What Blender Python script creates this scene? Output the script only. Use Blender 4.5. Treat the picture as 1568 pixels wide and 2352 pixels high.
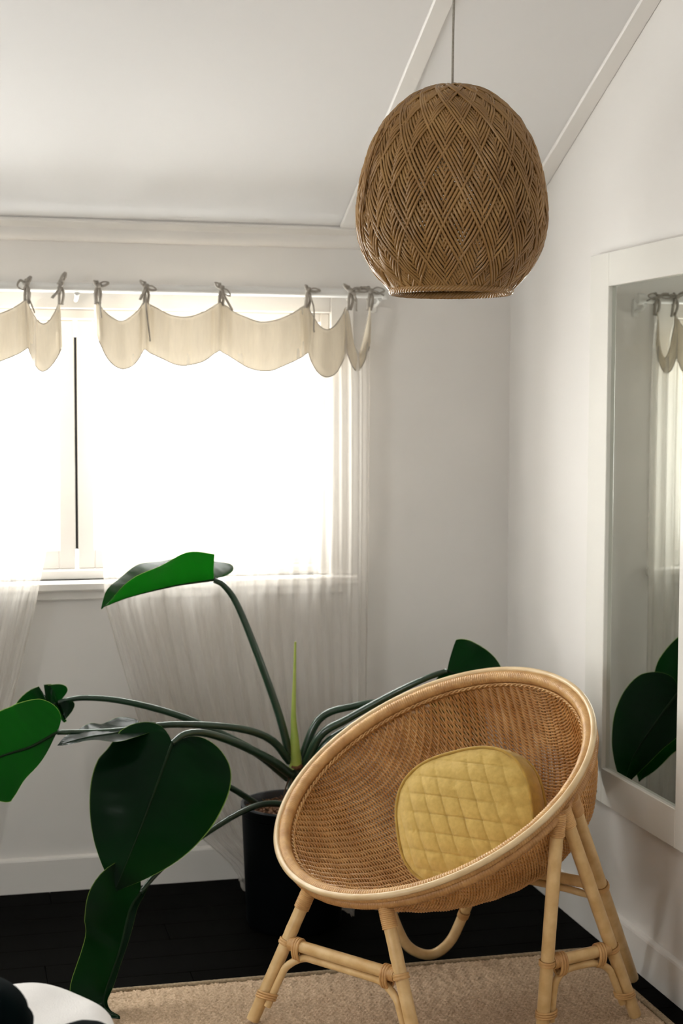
import bpy, math, random
import numpy as np
from mathutils import Vector, Matrix

random.seed(7)
rng = np.random.default_rng(11)
for o in list(bpy.data.objects):
    bpy.data.objects.remove(o, do_unlink=True)
SC = bpy.context.scene
COL = SC.collection
PI = math.pi

# ------------------------------------------------------------------ camera
# room axes: back wall y=0, right wall x=0, floor z=0 (metres)
CAM = np.array([-1.7475, -4.7907, 1.5])
FPX, YAW, PITCH, ROLL = 3595.6, 0.2432, -0.0704, 0.0029
_fw = np.array([math.sin(YAW) * math.cos(PITCH), math.cos(YAW) * math.cos(PITCH), math.sin(PITCH)])
_r = np.array([math.cos(YAW), -math.sin(YAW), 0.0])
_u = np.cross(_r, _fw)
_r2 = _r * math.cos(ROLL) + _u * math.sin(ROLL)
_u2 = -_r * math.sin(ROLL) + _u * math.cos(ROLL)
cam_d = bpy.data.cameras.new('camera')
cam_d.sensor_fit = 'HORIZONTAL'
cam_d.sensor_width = 24.0
cam_d.lens = 24.0 * FPX / 1568
cam_d.clip_start = 0.05
cam_d.dof.use_dof = True
cam_d.dof.focus_distance = 3.25
cam_d.dof.aperture_fstop = 5.6
cam = bpy.data.objects.new('camera', cam_d)
cam.matrix_world = Matrix(((_r2[0], _u2[0], -_fw[0], CAM[0]), (_r2[1], _u2[1], -_fw[1], CAM[1]),
                           (_r2[2], _u2[2], -_fw[2], CAM[2]), (0, 0, 0, 1)))
COL.objects.link(cam)
SC.camera = cam

# ------------------------------------------------------------------ sky, daylight, exposure
world = bpy.data.worlds.new('overcast_sky')
SC.world = world
world.use_nodes = True
bg = world.node_tree.nodes['Background']
bg.inputs[0].default_value = (1.0, 0.99, 0.98, 1)
bg.inputs[1].default_value = 11.0
SC.view_settings.view_transform = 'Standard'
SC.view_settings.look = 'None'
SC.view_settings.exposure = 0.74
SC.view_settings.gamma = 1.0
SC.view_settings.use_curve_mapping = False
SC.cycles.max_bounces = 7
SC.cycles.diffuse_bounces = 4
SC.cycles.glossy_bounces = 3
SC.cycles.transmission_bounces = 5
SC.cycles.transparent_max_bounces = 10
SC.cycles.use_adaptive_sampling = True
SC.cycles.adaptive_threshold = 0.12
SC.cycles.adaptive_min_samples = 16
SC.cycles.sample_clamp_indirect = 8.0
SC.cycles.use_denoising = True

# window openings of the room: (wall, a0, a1, z0, z1)
WB = (-3.70, -0.60, 0.955, 1.775)      # back wall, x range
WL = (-4.3, -3.1, 0.80, 2.0)           # left wall, y range
ROOM_L, ROOM_F = -4.4, -6.6


def portal(name, loc, rot, sx, sy):
    l = bpy.data.lights.new(name, 'AREA')
    l.shape = 'RECTANGLE'
    l.size, l.size_y = sx, sy
    l.cycles.is_portal = True
    o = bpy.data.objects.new(name, l)
    o.location = loc
    o.rotation_euler = rot
    COL.objects.link(o)


portal('daylight_portal', ((WB[0] + WB[1]) / 2, 0.13, (WB[2] + WB[3]) / 2), (-PI / 2, 0, 0), WB[1] - WB[0], WB[3] - WB[2])
portal('daylight_portal', (ROOM_L - 0.13, (WL[0] + WL[1]) / 2, (WL[2] + WL[3]) / 2), (0, -PI / 2, 0), WL[3] - WL[2], WL[1] - WL[0])


# ------------------------------------------------------------------ helpers
def V3(*a):
    return np.array(a, float)


def ray(px, py):
    return _r2 * (px - 784) / FPX - _u2 * (py - 1176) / FPX + _fw


def W(px, py, Y):
    """room point on the plane y=Y seen in direction (px, py) of the survey photograph"""
    r = ray(px, py)
    return CAM + r * (Y - CAM[1]) / r[1]


def WZ(px, py, Z):
    r = ray(px, py)
    return CAM + r * (Z - CAM[2]) / r[2]


def unit(v):
    v = np.asarray(v, float)
    return v / (np.linalg.norm(v) + 1e-12)


def tag(o, label=None, cat=None, group=None, kind=None):
    if label: o['label'] = label
    if cat: o['category'] = cat
    if group: o['group'] = group
    if kind: o['kind'] = kind
    return o


def empty(name, loc=(0, 0, 0)):
    o = bpy.data.objects.new(name, None)
    o.empty_display_size = 0.05
    o.location = loc
    COL.objects.link(o)
    return o


class MB:
    """collects vertices and faces (world coordinates)"""
    def __init__(s):
        s.v, s.f, s.n = [], [], 0
        s.att = []

    def add(s, v, f, att=None):
        v = np.asarray(v, float).reshape(-1, 3)
        s.v.append(v)
        f = np.asarray(f, int)
        s.f.append(f + s.n)
        s.att.append(np.zeros(len(v)) if att is None else np.asarray(att, float).ravel())
        s.n += len(v)
        return s

    def box(s, lo, hi, bev=0.0):
        lo = V3(*lo); hi = V3(*hi)
        lo, hi = np.minimum(lo, hi), np.maximum(lo, hi)
        if bev <= 0:
            v = [(x, y, z) for z in (lo[2], hi[2]) for y in (lo[1], hi[1]) for x in (lo[0], hi[0])]
            s.add(v, [(0, 2, 3, 1), (4, 5, 7, 6), (0, 1, 5, 4), (2, 6, 7, 3), (0, 4, 6, 2), (1, 3, 7, 5)])
            return s
        b = min(bev, (hi - lo).min() * 0.45)
        idx = {}
        vs = []
        for i in range(8):
            sg = [(i >> k) & 1 for k in range(3)]
            for ax in range(3):
                p = [(hi[k] - b if sg[k] else lo[k] + b) for k in range(3)]
                p[ax] = hi[ax] if sg[ax] else lo[ax]
                idx[(i, ax)] = len(vs)
                vs.append(p)
        fs = []
        cen = (lo + hi) / 2
        def face(ids):
            p = np.array([vs[k] for k in ids])
            nrm = np.cross(p[1] - p[0], p[2] - p[0])
            fs.append(ids if nrm @ (p.mean(0) - cen) > 0 else ids[::-1])
        tris = []
        for ax in range(3):
            o1, o2 = [k for k in range(3) if k != ax]
            for sd in (0, 1):
                def cid(a, c): return (sd << ax) | (a << o1) | (c << o2)
                face([idx[(cid(0, 0), ax)], idx[(cid(1, 0), ax)], idx[(cid(1, 1), ax)], idx[(cid(0, 1), ax)]])
            for a in (0, 1):
                for c in (0, 1):
                    i0 = (0 << ax) | (a << o1) | (c << o2); i1 = (1 << ax) | (a << o1) | (c << o2)
                    face([idx[(i0, o1)], idx[(i1, o1)], idx[(i1, o2)], idx[(i0, o2)]])
        for i in range(8):
            p = [idx[(i, 0)], idx[(i, 1)], idx[(i, 2)]]
            q = np.array([vs[k] for k in p])
            nrm = np.cross(q[1] - q[0], q[2] - q[0])
            tris.append(p if nrm @ (q.mean(0) - cen) > 0 else p[::-1])
        base = s.n
        s.add(vs, fs)
        s.f.append(np.array(tris, int) + base)
        return s

    def grid(s, P, close_u=False, close_v=False, flip=False, att=None):
        """P: (n, m, 3) array of points"""
        n, m = P.shape[:2]
        a = np.arange(n * m).reshape(n, m)
        i = np.arange(n if close_u else n - 1)
        j = np.arange(m if close_v else m - 1)
        I, J = np.meshgrid(i, j, indexing='ij')
        I2 = (I + 1) % n; J2 = (J + 1) % m
        f = np.stack([a[I, J], a[I2, J], a[I2, J2], a[I, J2]], -1).reshape(-1, 4)
        if flip: f = f[:, ::-1]
        return s.add(P.reshape(-1, 3), f, att)

    def tube(s, pts, rad, n=8, closed=False, caps=True, flat=None, up=None):
        P = np.asarray(pts, float)
        k = len(P)
        rad = np.broadcast_to(np.asarray(rad, float), (k,))
        T = np.gradient(P, axis=0)
        if closed:
            T = np.roll(P, -1, 0) - np.roll(P, 1, 0)
        T /= np.linalg.norm(T, axis=1)[:, None] + 1e-12
        A = np.zeros((k, 3))
        a = np.array(up, float) if up is not None else (V3(0, 0, 1) if abs(T[0, 2]) < 0.9 else V3(1, 0, 0))
        a = unit(a - T[0] * (a @ T[0]))
        A[0] = a
        for i in range(1, k):
            a = A[i - 1] - T[i] * (A[i - 1] @ T[i])
            A[i] = a / (np.linalg.norm(a) + 1e-12)
        B = np.cross(T, A)
        th = np.linspace(0, 2 * PI, n, endpoint=False)
        ca, sb = np.cos(th), np.sin(th)
        fl = 1.0 if flat is None else flat
        Q = P[:, None, :] + rad[:, None, None] * (ca[None, :, None] * A[:, None, :] * fl + sb[None, :, None] * B[:, None, :])
        base = s.n
        s.grid(Q, close_u=closed, close_v=True)
        if caps and not closed:
            s.f.append(np.array([np.arange(n)], int)[:, ::-1] * 1 + base if n == 4 else np.array([list(range(n))[::-1]], int) + base)
            s.f.append(np.array([list(range(n))], int) + base + (k - 1) * n)
        return s

    def lathe(s, prof, center=(0, 0, 0), n=48, axis=None, cap0=False, cap1=False):
        prof = np.asarray(prof, float)
        th = np.linspace(0, 2 * PI, n, endpoint=False)
        P = np.zeros((len(prof), n, 3))
        P[..., 0] = prof[:, 0, None] * np.cos(th)
        P[..., 1] = prof[:, 0, None] * np.sin(th)
        P[..., 2] = prof[:, 1, None]
        base = s.n
        s.grid(P + V3(*center), close_v=True, flip=True)
        if cap0: s.f.append(np.array([list(range(n))[::-1]], int) + base)
        if cap1: s.f.append(np.array([list(range(n))], int) + base + (len(prof) - 1) * n)
        return s

    def build(s, name, mat, parent=None, smooth=True, angle=None, attname=None, solid=0.0):
        me = bpy.data.meshes.new(name)
        v = np.concatenate(s.v)
        org = np.zeros(3)
        faces = []
        big = len(v) > 4000 and all(f.shape[1] == s.f[0].shape[1] for f in s.f)
        if big:
            f = np.concatenate(s.f)
            k = f.shape[1]
            me.vertices.add(len(v)); me.vertices.foreach_set('co', v.ravel())
            me.loops.add(f.size); me.loops.foreach_set('vertex_index', f.ravel().astype(np.int32))
            me.polygons.add(len(f))
            me.polygons.foreach_set('loop_start', np.arange(0, f.size, k, dtype=np.int32))
            me.polygons.foreach_set('loop_total', np.full(len(f), k, np.int32))
            me.update(calc_edges=True)
        else:
            for f in s.f: faces += f.tolist()
            me.from_pydata(v.tolist(), [], faces)
        if attname:
            at = me.attributes.new(attname, 'FLOAT', 'POINT')
            at.data.foreach_set('value', np.concatenate(s.att))
        me.validate()
        if mat: me.materials.append(M[mat] if isinstance(mat, str) else mat)
        if smooth:
            me.polygons.foreach_set('use_smooth', np.ones(len(me.polygons), bool))
            if angle: me.set_sharp_from_angle(angle=math.radians(angle))
        me.update()
        o = bpy.data.objects.new(name, me)
        COL.objects.link(o)
        if parent is not None:
            o.parent = parent
            g = parent
            loc = Vector((0, 0, 0))
            while g is not None:
                loc += g.location
                g = g.parent
            o.location = -loc
        if solid:
            md = o.modifiers.new('thickness', 'SOLIDIFY'); md.thickness = solid; md.offset = 0
        return o


def smoothpath(ctrl, n=40):
    """Catmull-Rom through control points"""
    P = np.asarray(ctrl, float)
    if len(P) == 2: return P[0] + (P[1] - P[0]) * np.linspace(0, 1, n)[:, None]
    P = np.vstack([2 * P[0] - P[1], P, 2 * P[-1] - P[-2]])
    seg = len(P) - 3
    out = []
    for t in np.linspace(0, seg, n):
        i = min(int(t), seg - 1); u = t - i
        a, b, c, d = P[i], P[i + 1], P[i + 2], P[i + 3]
        out.append(0.5 * ((2 * b) + (c - a) * u + (2 * a - 5 * b + 4 * c - d) * u * u + (3 * b - a - 3 * c + d) * u ** 3))
    return np.array(out)


# ------------------------------------------------------------------ materials
M = {}


def mat(name, color, rough=0.5, noise=0.0, nscale=40.0, bump=0.0, bscale=None, spec=0.5, coat=0.0, metal=0.0, stretch=None, color2=None, sheen=0.0):
    m = bpy.data.materials.new(name)
    m.use_nodes = True
    nt = m.node_tree
    b = nt.nodes['Principled BSDF']
    b.inputs['Roughness'].default_value = rough
    b.inputs['Specular IOR Level'].default_value = spec
    b.inputs['Coat Weight'].default_value = coat
    b.inputs['Metallic'].default_value = metal
    b.inputs['Sheen Weight'].default_value = sheen
    b.inputs['Base Color'].default_value = (*color, 1)
    tc = nt.nodes.new('ShaderNodeTexCoord')
    mp = nt.nodes.new('ShaderNodeMapping')
    nt.links.new(tc.outputs['Object'], mp.inputs[0])
    if stretch: mp.inputs['Scale'].default_value = stretch
    if noise > 0:
        nz = nt.nodes.new('ShaderNodeTexNoise')
        nz.inputs['Scale'].default_value = nscale
        nz.inputs['Detail'].default_value = 5
        nt.links.new(mp.outputs[0], nz.inputs['Vector'])
        mx = nt.nodes.new('ShaderNodeMix'); mx.data_type = 'RGBA'
        c2 = color2 or tuple(c * (1 - noise) for c in color)
        mx.inputs[6].default_value = (*color, 1)
        mx.inputs[7].default_value = (*c2, 1)
        cr = nt.nodes.new('ShaderNodeMapRange')
        cr.inputs[1].default_value = 0.3; cr.inputs[2].default_value = 0.7
        nt.links.new(nz.outputs[0], cr.inputs[0])
        nt.links.new(cr.outputs[0], mx.inputs[0])
        nt.links.new(mx.outputs[2], b.inputs['Base Color'])
    if bump > 0:
        n2 = nt.nodes.new('ShaderNodeTexNoise')
        n2.inputs['Scale'].default_value = bscale or nscale * 4
        n2.inputs['Detail'].default_value = 4
        nt.links.new(mp.outputs[0], n2.inputs['Vector'])
        bp = nt.nodes.new('ShaderNodeBump')
        bp.inputs['Strength'].default_value = bump
        bp.inputs['Distance'].default_value = 0.002
        nt.links.new(n2.outputs[0], bp.inputs['Height'])
        nt.links.new(bp.outputs[0], b.inputs['Normal'])
    M[name] = m
    return m


mat('wall_paint', (0.79, 0.763, 0.73), 0.75, 0.03, 3, 0.06, 260)
mat('ceiling_paint', (0.80, 0.785, 0.77), 0.8, 0.02, 2, 0.04, 260)
mat('trim_paint', (0.84, 0.81, 0.77), 0.4, 0.03, 6)
mat('frame_paint', (0.82, 0.80, 0.745), 0.22, 0.03, 5, 0.03, 60)
mat('floor_wood', (0.0030, 0.0028, 0.0022), 0.6, 0.5, 22, 0.2, 90, spec=0.015, stretch=(1, 9, 9))
mat('cane_pale', (0.78, 0.55, 0.27), 0.36, 0.35, 28, 0.1, 120, color2=(0.62, 0.39, 0.16))
mat('cane_ring', (0.78, 0.60, 0.36), 0.35, 0.3, 14, 0.1, 120, color2=(0.62, 0.43, 0.22))
mat('cane_weave', (0.80, 0.47, 0.185), 0.30, 0.55, 14, 0, spec=0.7, color2=(0.52, 0.245, 0.07))
mat('cane_wrap', (0.70, 0.42, 0.17), 0.4, 0.4, 25, 0, color2=(0.48, 0.25, 0.09))
mat('cane_band', (0.56, 0.30, 0.11), 0.4, 0.45, 25, 0, color2=(0.36, 0.17, 0.05))
mat('lamp_cane', (0.36, 0.20, 0.068), 0.27, 0.5, 18, 0, color2=(0.24, 0.12, 0.035))
mat('lamp_core', (0.20, 0.10, 0.03), 0.5, 0.3, 30)
mat('cord_grey', (0.36, 0.32, 0.27), 0.7, 0.3, 300)
mat('metal_white', (0.8, 0.79, 0.76), 0.35, 0.02, 20)
mat('black_plastic', (0.02, 0.02, 0.02), 0.4, 0.2, 40)
mat('bulb_glass', (0.85, 0.83, 0.78), 0.15, 0.02, 10)
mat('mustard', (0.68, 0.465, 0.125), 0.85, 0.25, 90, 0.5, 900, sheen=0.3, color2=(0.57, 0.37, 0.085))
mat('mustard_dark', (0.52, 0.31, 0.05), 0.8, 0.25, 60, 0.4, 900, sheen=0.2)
mat('jute', (0.74, 0.56, 0.39), 0.95, 0.55, 130, 0.6, 500, color2=(0.44, 0.30, 0.18))
mat('jute_edge', (0.46, 0.35, 0.22), 0.95, 0.5, 160, 0.6, 500)
mat('pot_charcoal', (0.0028, 0.0036, 0.0042), 0.5, 0.3, 9, 0.1, 80, spec=0.03)
mat('pot_rim', (0.05, 0.055, 0.065), 0.25, 0.2, 9)
mat('coir', (0.22, 0.10, 0.045), 0.95, 0.7, 120, 0.8, 300)
mat('bark', (0.10, 0.06, 0.03), 0.9, 0.6, 90, 0.8, 200)
mat('linen_bed', (0.86, 0.83, 0.80), 0.9, 0.05, 25, 0.5, 420, sheen=0.2)
mat('teal_velvet', (0.0012, 0.0045, 0.005), 0.85, 0.3, 30, 0.1, 300, spec=0.02)
mat('petiole', (0.014, 0.045, 0.022), 0.3, 0.35, 25, color2=(0.009, 0.030, 0.013), coat=0.3)
mat('midrib', (0.011, 0.028, 0.010), 0.6, 0.3, 25, spec=0.1)
mat('spike', (0.30, 0.42, 0.07), 0.4, 0.4, 22, color2=(0.42, 0.48, 0.10))
mat('tie_linen', (0.42, 0.38, 0.33), 0.9, 0.25, 80, 0.3, 500)
mat('house_paint', (0.75, 0.73, 0.7), 0.8, 0.05, 3)


def leaf_mat(name, dark, trans, rough=0.22):
    m = bpy.data.materials.new(name); m.use_nodes = True
    nt = m.node_tree; N = nt.nodes; L = nt.links
    N.clear()
    out = N.new('ShaderNodeOutputMaterial')
    pr = N.new('ShaderNodeBsdfPrincipled')
    pr.inputs['Roughness'].default_value = rough
    pr.inputs['Specular IOR Level'].default_value = 0.06
    tr = N.new('ShaderNodeBsdfTranslucent')
    at = N.new('ShaderNodeAttribute'); at.attribute_name = 'leaf_margin'
    tc = N.new('ShaderNodeTexCoord')
    nz = N.new('ShaderNodeTexNoise'); nz.inputs['Scale'].default_value = 16; nz.inputs['Detail'].default_value = 4
    L.new(tc.outputs['Object'], nz.inputs['Vector'])
    def mixc(a, b, fac):
        x = N.new('ShaderNodeMix'); x.data_type = 'RGBA'
        x.inputs[6].default_value = (*a, 1); x.inputs[7].default_value = (*b, 1)
        L.new(fac, x.inputs[0]); return x
    base = mixc(dark, tuple(c * 1.7 for c in dark), nz.outputs[0])
    marg = N.new('ShaderNodeMix'); marg.data_type = 'RGBA'
    marg.inputs[7].default_value = (0.10, 0.15, 0.035, 1)
    L.new(base.outputs[2], marg.inputs[6]); L.new(at.outputs['Fac'], marg.inputs[0])
    L.new(marg.outputs[2], pr.inputs['Base Color'])
    tb = mixc(trans, (0.16, 0.26, 0.05), at.outputs['Fac'])
    L.new(tb.outputs[2], tr.inputs['Color'])
    bp = N.new('ShaderNodeBump'); bp.inputs['Strength'].default_value = 0.25; bp.inputs['Distance'].default_value = 0.003
    va = N.new('ShaderNodeAttribute'); va.attribute_name = 'vein'
    L.new(nz.outputs[0], bp.inputs['Height'])
    L.new(bp.outputs[0], pr.inputs['Normal'])
    mx = N.new('ShaderNodeAddShader')
    L.new(pr.outputs[0], mx.inputs[0]); L.new(tr.outputs[0], mx.inputs[1])
    L.new(mx.outputs[0], out.inputs[0])
    M[name] = m


leaf_mat('leaf', (0.0010, 0.0046, 0.0020), (0.0008, 0.014, 0.0012))
leaf_mat('leaf_young', (0.0014, 0.008, 0.002), (0.0012, 0.033, 0.0012))


def cloth_mat(name, color, transp, transl, diff, wscale=900):
    m = bpy.data.materials.new(name); m.use_nodes = True
    nt = m.node_tree; N = nt.nodes; L = nt.links
    N.clear()
    out = N.new('ShaderNodeOutputMaterial')
    d = N.new('ShaderNodeBsdfDiffuse'); t = N.new('ShaderNodeBsdfTranslucent'); p = N.new('ShaderNodeBsdfTransparent')
    tc = N.new('ShaderNodeTexCoord')
    mp = N.new('ShaderNodeMapping'); mp.inputs['Scale'].default_value = (1, 1, 0.12)
    L.new(tc.outputs['Object'], mp.inputs[0])
    nz = N.new('ShaderNodeTexNoise'); nz.inputs['Scale'].default_value = 160; nz.inputs['Detail'].default_value = 3
    L.new(mp.outputs[0], nz.inputs['Vector'])
    mx = N.new('ShaderNodeMix'); mx.data_type = 'RGBA'
    mx.inputs[6].default_value = (*color, 1); mx.inputs[7].default_value = (*[c * 0.86 for c in color], 1)
    L.new(nz.outputs[0], mx.inputs[0])
    L.new(mx.outputs[2], d.inputs[0]); L.new(mx.outputs[2], t.inputs[0])
    p.inputs[0].default_value = (1, 1, 1, 1)
    m1 = N.new('ShaderNodeMixShader'); m1.inputs[0].default_value = transl / (transl + diff)
    L.new(d.outputs[0], m1.inputs[1]); L.new(t.outputs[0], m1.inputs[2])
    m2 = N.new('ShaderNodeMixShader'); m2.inputs[0].default_value = transp
    L.new(m1.outputs[0], m2.inputs[1]); L.new(p.outputs[0], m2.inputs[2])
    L.new(m2.outputs[0], out.inputs[0])
    M[name] = m


cloth_mat('sheer', (0.86, 0.82, 0.765), 0.52, 0.55, 0.45)
cloth_mat('valance_linen', (0.66, 0.585, 0.465), 0.0, 0.135, 0.865)

m = bpy.data.materials.new('window_glass'); m.use_nodes = True
nt = m.node_tree; nt.nodes.clear()
o_ = nt.nodes.new('ShaderNodeOutputMaterial'); a_ = nt.nodes.new('ShaderNodeBsdfTransparent'); g_ = nt.nodes.new('ShaderNodeBsdfGlossy')
g_.inputs['Roughness'].default_value = 0.02
a_.inputs[0].default_value = (0.96, 0.97, 0.96, 1)
x_ = nt.nodes.new('ShaderNodeMixShader'); x_.inputs[0].default_value = 0.06
nt.links.new(a_.outputs[0], x_.inputs[1]); nt.links.new(g_.outputs[0], x_.inputs[2]); nt.links.new(x_.outputs[0], o_.inputs[0])
M['window_glass'] = m
m = bpy.data.materials.new('mirror_glass'); m.use_nodes = True
b_ = m.node_tree.nodes['Principled BSDF']
b_.inputs['Base Color'].default_value = (0.68, 0.71, 0.665, 1); b_.inputs['Metallic'].default_value = 1; b_.inputs['Roughness'].default_value = 0.015
M['mirror_glass'] = m

# ------------------------------------------------------------------ room shell
SL = 0.47                       # ceiling pitch
ZC0 = 2.015                     # ceiling height at the back wall
RIDGE = -3.3


def ceil_z(y):
    return ZC0 + SL * (-y) if y > RIDGE else ZC0 + SL * (-RIDGE) - SL * (RIDGE - y)


fl = MB().box((ROOM_L - 0.1, ROOM_F - 0.1, -0.10), (0.1, 0.1, -0.016)).build('floor', 'floor_wood', smooth=False)
tag(fl, 'near black stained timber floor', 'floor', kind='structure')
plank_me = {}
row = 0
y = -0.004
while y > -3.0:
    x = ROOM_L + 0.01 - random.random() * 1.2
    while x < 0:
        L = 1.65
        x0, x1 = max(x, ROOM_L), min(x + L, 0.0)
        if x1 - x0 > 0.08:
            MB().box((x0, y - 0.1285, -0.016), (x1 - 0.0015, y, 0.0), 0.0012).build('plank', 'floor_wood', fl, smooth=False)
        x += L
    y -= 0.13
    row += 1
MB().box((ROOM_L, ROOM_F, -0.016), (0, y, 0.0)).build('plank', 'floor_wood', fl, smooth=False)

# back wall with window opening
wb = MB()
T = 0.12
wb.box((ROOM_L - T, 0, -0.1), (WB[0], T, ZC0 + 0.12)); wb.box((WB[1], 0, -0.1), (T, T, ZC0 + 0.12))
wb.box((WB[0], 0, -0.1), (WB[1], T, WB[2])); wb.box((WB[0], 0, WB[3]), (WB[1], T, ZC0 + 0.12))
tag(wb.build('wall_back', 'wall_paint', smooth=False), 'warm white painted wall with the curtained window', 'wall', kind='structure')
tag(MB().box((0, ROOM_F - T, -0.1), (T, T, 3.8)).build('wall_right', 'wall_paint', smooth=False),
    'warm white painted wall with the framed mirror', 'wall', kind='structure')
wl = MB()
wl.box((ROOM_L - T, WL[1], -0.1), (ROOM_L, 0, 3.8)); wl.box((ROOM_L - T, ROOM_F, -0.1), (ROOM_L, WL[0], 3.8))
wl.box((ROOM_L - T, WL[0], -0.1), (ROOM_L, WL[1], WL[2])); wl.box((ROOM_L - T, WL[0], WL[3]), (ROOM_L, WL[1], 3.8))
tag(wl.build('wall_left', 'wall_paint', smooth=False), 'white painted wall out of frame at left', 'wall', kind='structure')
wf = MB()
wf.box((ROOM_L - T, ROOM_F - T, -0.1), (T, ROOM_F, 2.3))
tag(wf.build('wall_front', 'wall_paint', smooth=False), 'white painted wall behind the camera', 'wall', kind='structure')

cl = MB()
X0, X1 = ROOM_L - T, T
ys = [T, RIDGE, ROOM_F - T]
for a, b in zip(ys[:-1], ys[1:]):
    za = ZC0 - SL * a if a > RIDGE else ceil_z(a)
    zb = ceil_z(b)
    P = [(X0, a, za), (X1, a, za), (X1, b, zb), (X0, b, zb)]
    Q = [(p[0], p[1], p[2] + 0.1) for p in P]
    cl.add(P + Q, [(0, 3, 2, 1), (4, 5, 6, 7), (0, 1, 5, 4), (1, 2, 6, 5), (2, 3, 7, 6), (3, 0, 4, 7)])
tag(cl.build('ceiling', 'ceiling_paint', smooth=False), 'sloping white painted ceiling with flat cover strips', 'ceiling', kind='structure')

# ceiling cover strips follow the slope
_sd = unit(V3(0, -1, SL))          # up the slope
_sn = unit(V3(0, -SL, -1))         # into the room


def slope_strip(name, x0, x1, y0, y1, th, bev=0.003):
    """flat strip on the sloped ceiling"""
    L = math.hypot(y0 - y1, SL * (y0 - y1))
    bm = MB().box((x0, 0, 0), (x1, L, th), bev)
    o0 = V3(0, y0, ceil_z(y0))
    for k, v in enumerate(bm.v):
        bm.v[k] = o0 + v[:, :1] * V3(1, 0, 0) + v[:, 1:2] * _sd + v[:, 2:3] * _sn
    bm.f = [f[:, ::-1] for f in bm.f]
    o = bm.build(name, 'trim_paint', smooth=False)
    return o


tag(slope_strip('trim_1', -0.581, -0.531, -0.056, RIDGE, 0.010), 'flat white cover strip running up the ceiling behind the pendant', 'trim', kind='structure')
tag(slope_strip('trim_2', -0.052, -0.0, -0.056, RIDGE, 0.010), 'flat white cover strip along the right wall and ceiling', 'trim', kind='structure')
tag(slope_strip('trim_3', -1.781, -1.731, -0.056, RIDGE, 0.010), 'flat white ceiling cover strip out of frame at left', 'trim', kind='structure')
tag(slope_strip('trim_4', ROOM_L, 0, -0.004, -0.054, 0.012), 'flat white cover strip along the top of the window wall', 'trim', kind='structure')
# small scotia under it
cs = MB()
a = np.linspace(0, PI / 2, 7)
prof = np.stack([-0.026 * np.cos(a), 2.002 - 0.026 * (1 - 0) + 0.026 * (1 - np.sin(a)) * 0.0 - 0.0 + 0.026 * (1 - np.sin(a))], 1)
prof = np.vstack([[-0.026, 2.016], prof[:, :], [0, 1.990]])
P = np.zeros((2, len(prof), 3))
P[0, :, 0] = ROOM_L; P[1, :, 0] = 0
P[:, :, 1] = prof[:, 0]; P[:, :, 2] = prof[:, 1]
cs.grid(P)
tag(cs.build('trim_5', 'trim_paint'), 'narrow rounded moulding where window wall meets ceiling', 'trim', kind='structure')


def baseboard(name, horizontal, label):
    prof = np.array([(0, 0), (0.016, 0), (0.016, 0.098), (0.0135, 0.1035), (0.008, 0.106), (0, 0.107)])
    P = np.zeros((2, len(prof), 3))
    if horizontal:
        P[0, :, 0] = ROOM_L; P[1, :, 0] = 0
        P[:, :, 1] = -prof[:, 0]
    else:
        P[0, :, 1] = 0; P[1, :, 1] = ROOM_F
        P[:, :, 0] = -prof[:, 0]
    P[:, :, 2] = prof[:, 1]
    o = MB().grid(P, flip=not horizontal).build(name, 'trim_paint', smooth=False)
    tag(o, label, 'baseboard', kind='structure')


baseboard('baseboard_back', True, 'white skirting board under the window')
baseboard('baseboard_right', False, 'white skirting board along the mirror wall')


# ------------------------------------------------------------------ windows
def window_back():
    r = empty('window_1', (WB[0], 0, WB[2]))
    x0, x1, z0, z1 = WB
    def part(n, lo, hi, bev=0.003, mt='trim_paint', par=r):
        return MB().box(lo, hi, bev).build(n, mt, par, smooth=False)
    part('architrave', (x0 - 0.075, -0.018, z0 - 0.03), (x0 + 0.0, 0.0, z1 + 0.07))
    part('architrave', (x1, -0.018, z0 - 0.03), (x1 + 0.075, 0.0, z1 + 0.07))
    part('architrave', (x0, -0.018, z1), (x1, 0.0, z1 + 0.07))
    part('sill', (x0 - 0.09, -0.045, z0 - 0.03), (x1 + 0.09, 0.06, z0), 0.006)
    part('apron', (x0 - 0.07, -0.016, z0 - 0.058), (x1 + 0.07, 0.0, z0 - 0.03))
    # fixed frame
    part('jamb', (x0, 0.0, z0), (x0 + 0.03, 0.11, z1)); part('jamb', (x1 - 0.03, 0.0, z0), (x1, 0.11, z1))
    part('head', (x0 + 0.03, 0.0, z1 - 0.03), (x1 - 0.03, 0.11, z1)); part('bottom_rail', (x0 + 0.03, 0.02, z0), (x1 - 0.03, 0.11, z0 + 0.03))
    xm = -1.382
    for k, (a, b, yy) in enumerate(((x0 + 0.03, -2.204, 0.05), (-2.196, xm - 0.004, 0.05), (xm + 0.004, x1 - 0.03, 0.05))):
        s = empty('sash', (0, 0, 0)); s.parent = r; s.location = -r.location
        w = 0.05
        part('stile', (a, yy, z0 + 0.03), (a + w, yy + 0.035, z1 - 0.03), par=s)
        part('stile', (b - w, yy, z0 + 0.03), (b, yy + 0.035, z1 - 0.03), par=s)
        part('rail', (a + w, yy, z0 + 0.03), (b - w, yy + 0.035, z0 + 0.03 + 0.06), par=s)
        part('rail', (a + w, yy, z1 - 0.03 - w), (b - w, yy + 0.035, z1 - 0.03), par=s)
        MB().box((a + w, yy + 0.015, z0 + 0.09), (b - w, yy + 0.019, z1 - 0.08)).build('pane', 'window_glass', s, smooth=False)
    part('gap_shade_strip', (xm - 0.004, 0.056, z0 + 0.09), (xm + 0.004, 0.08, z1 - 0.08), 0, 'black_plastic')  # black strip added to stand for the shade in the gap between sashes
    tag(r, 'white framed sliding window behind the sheer curtains', 'window', kind='structure')


window_back()


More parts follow.
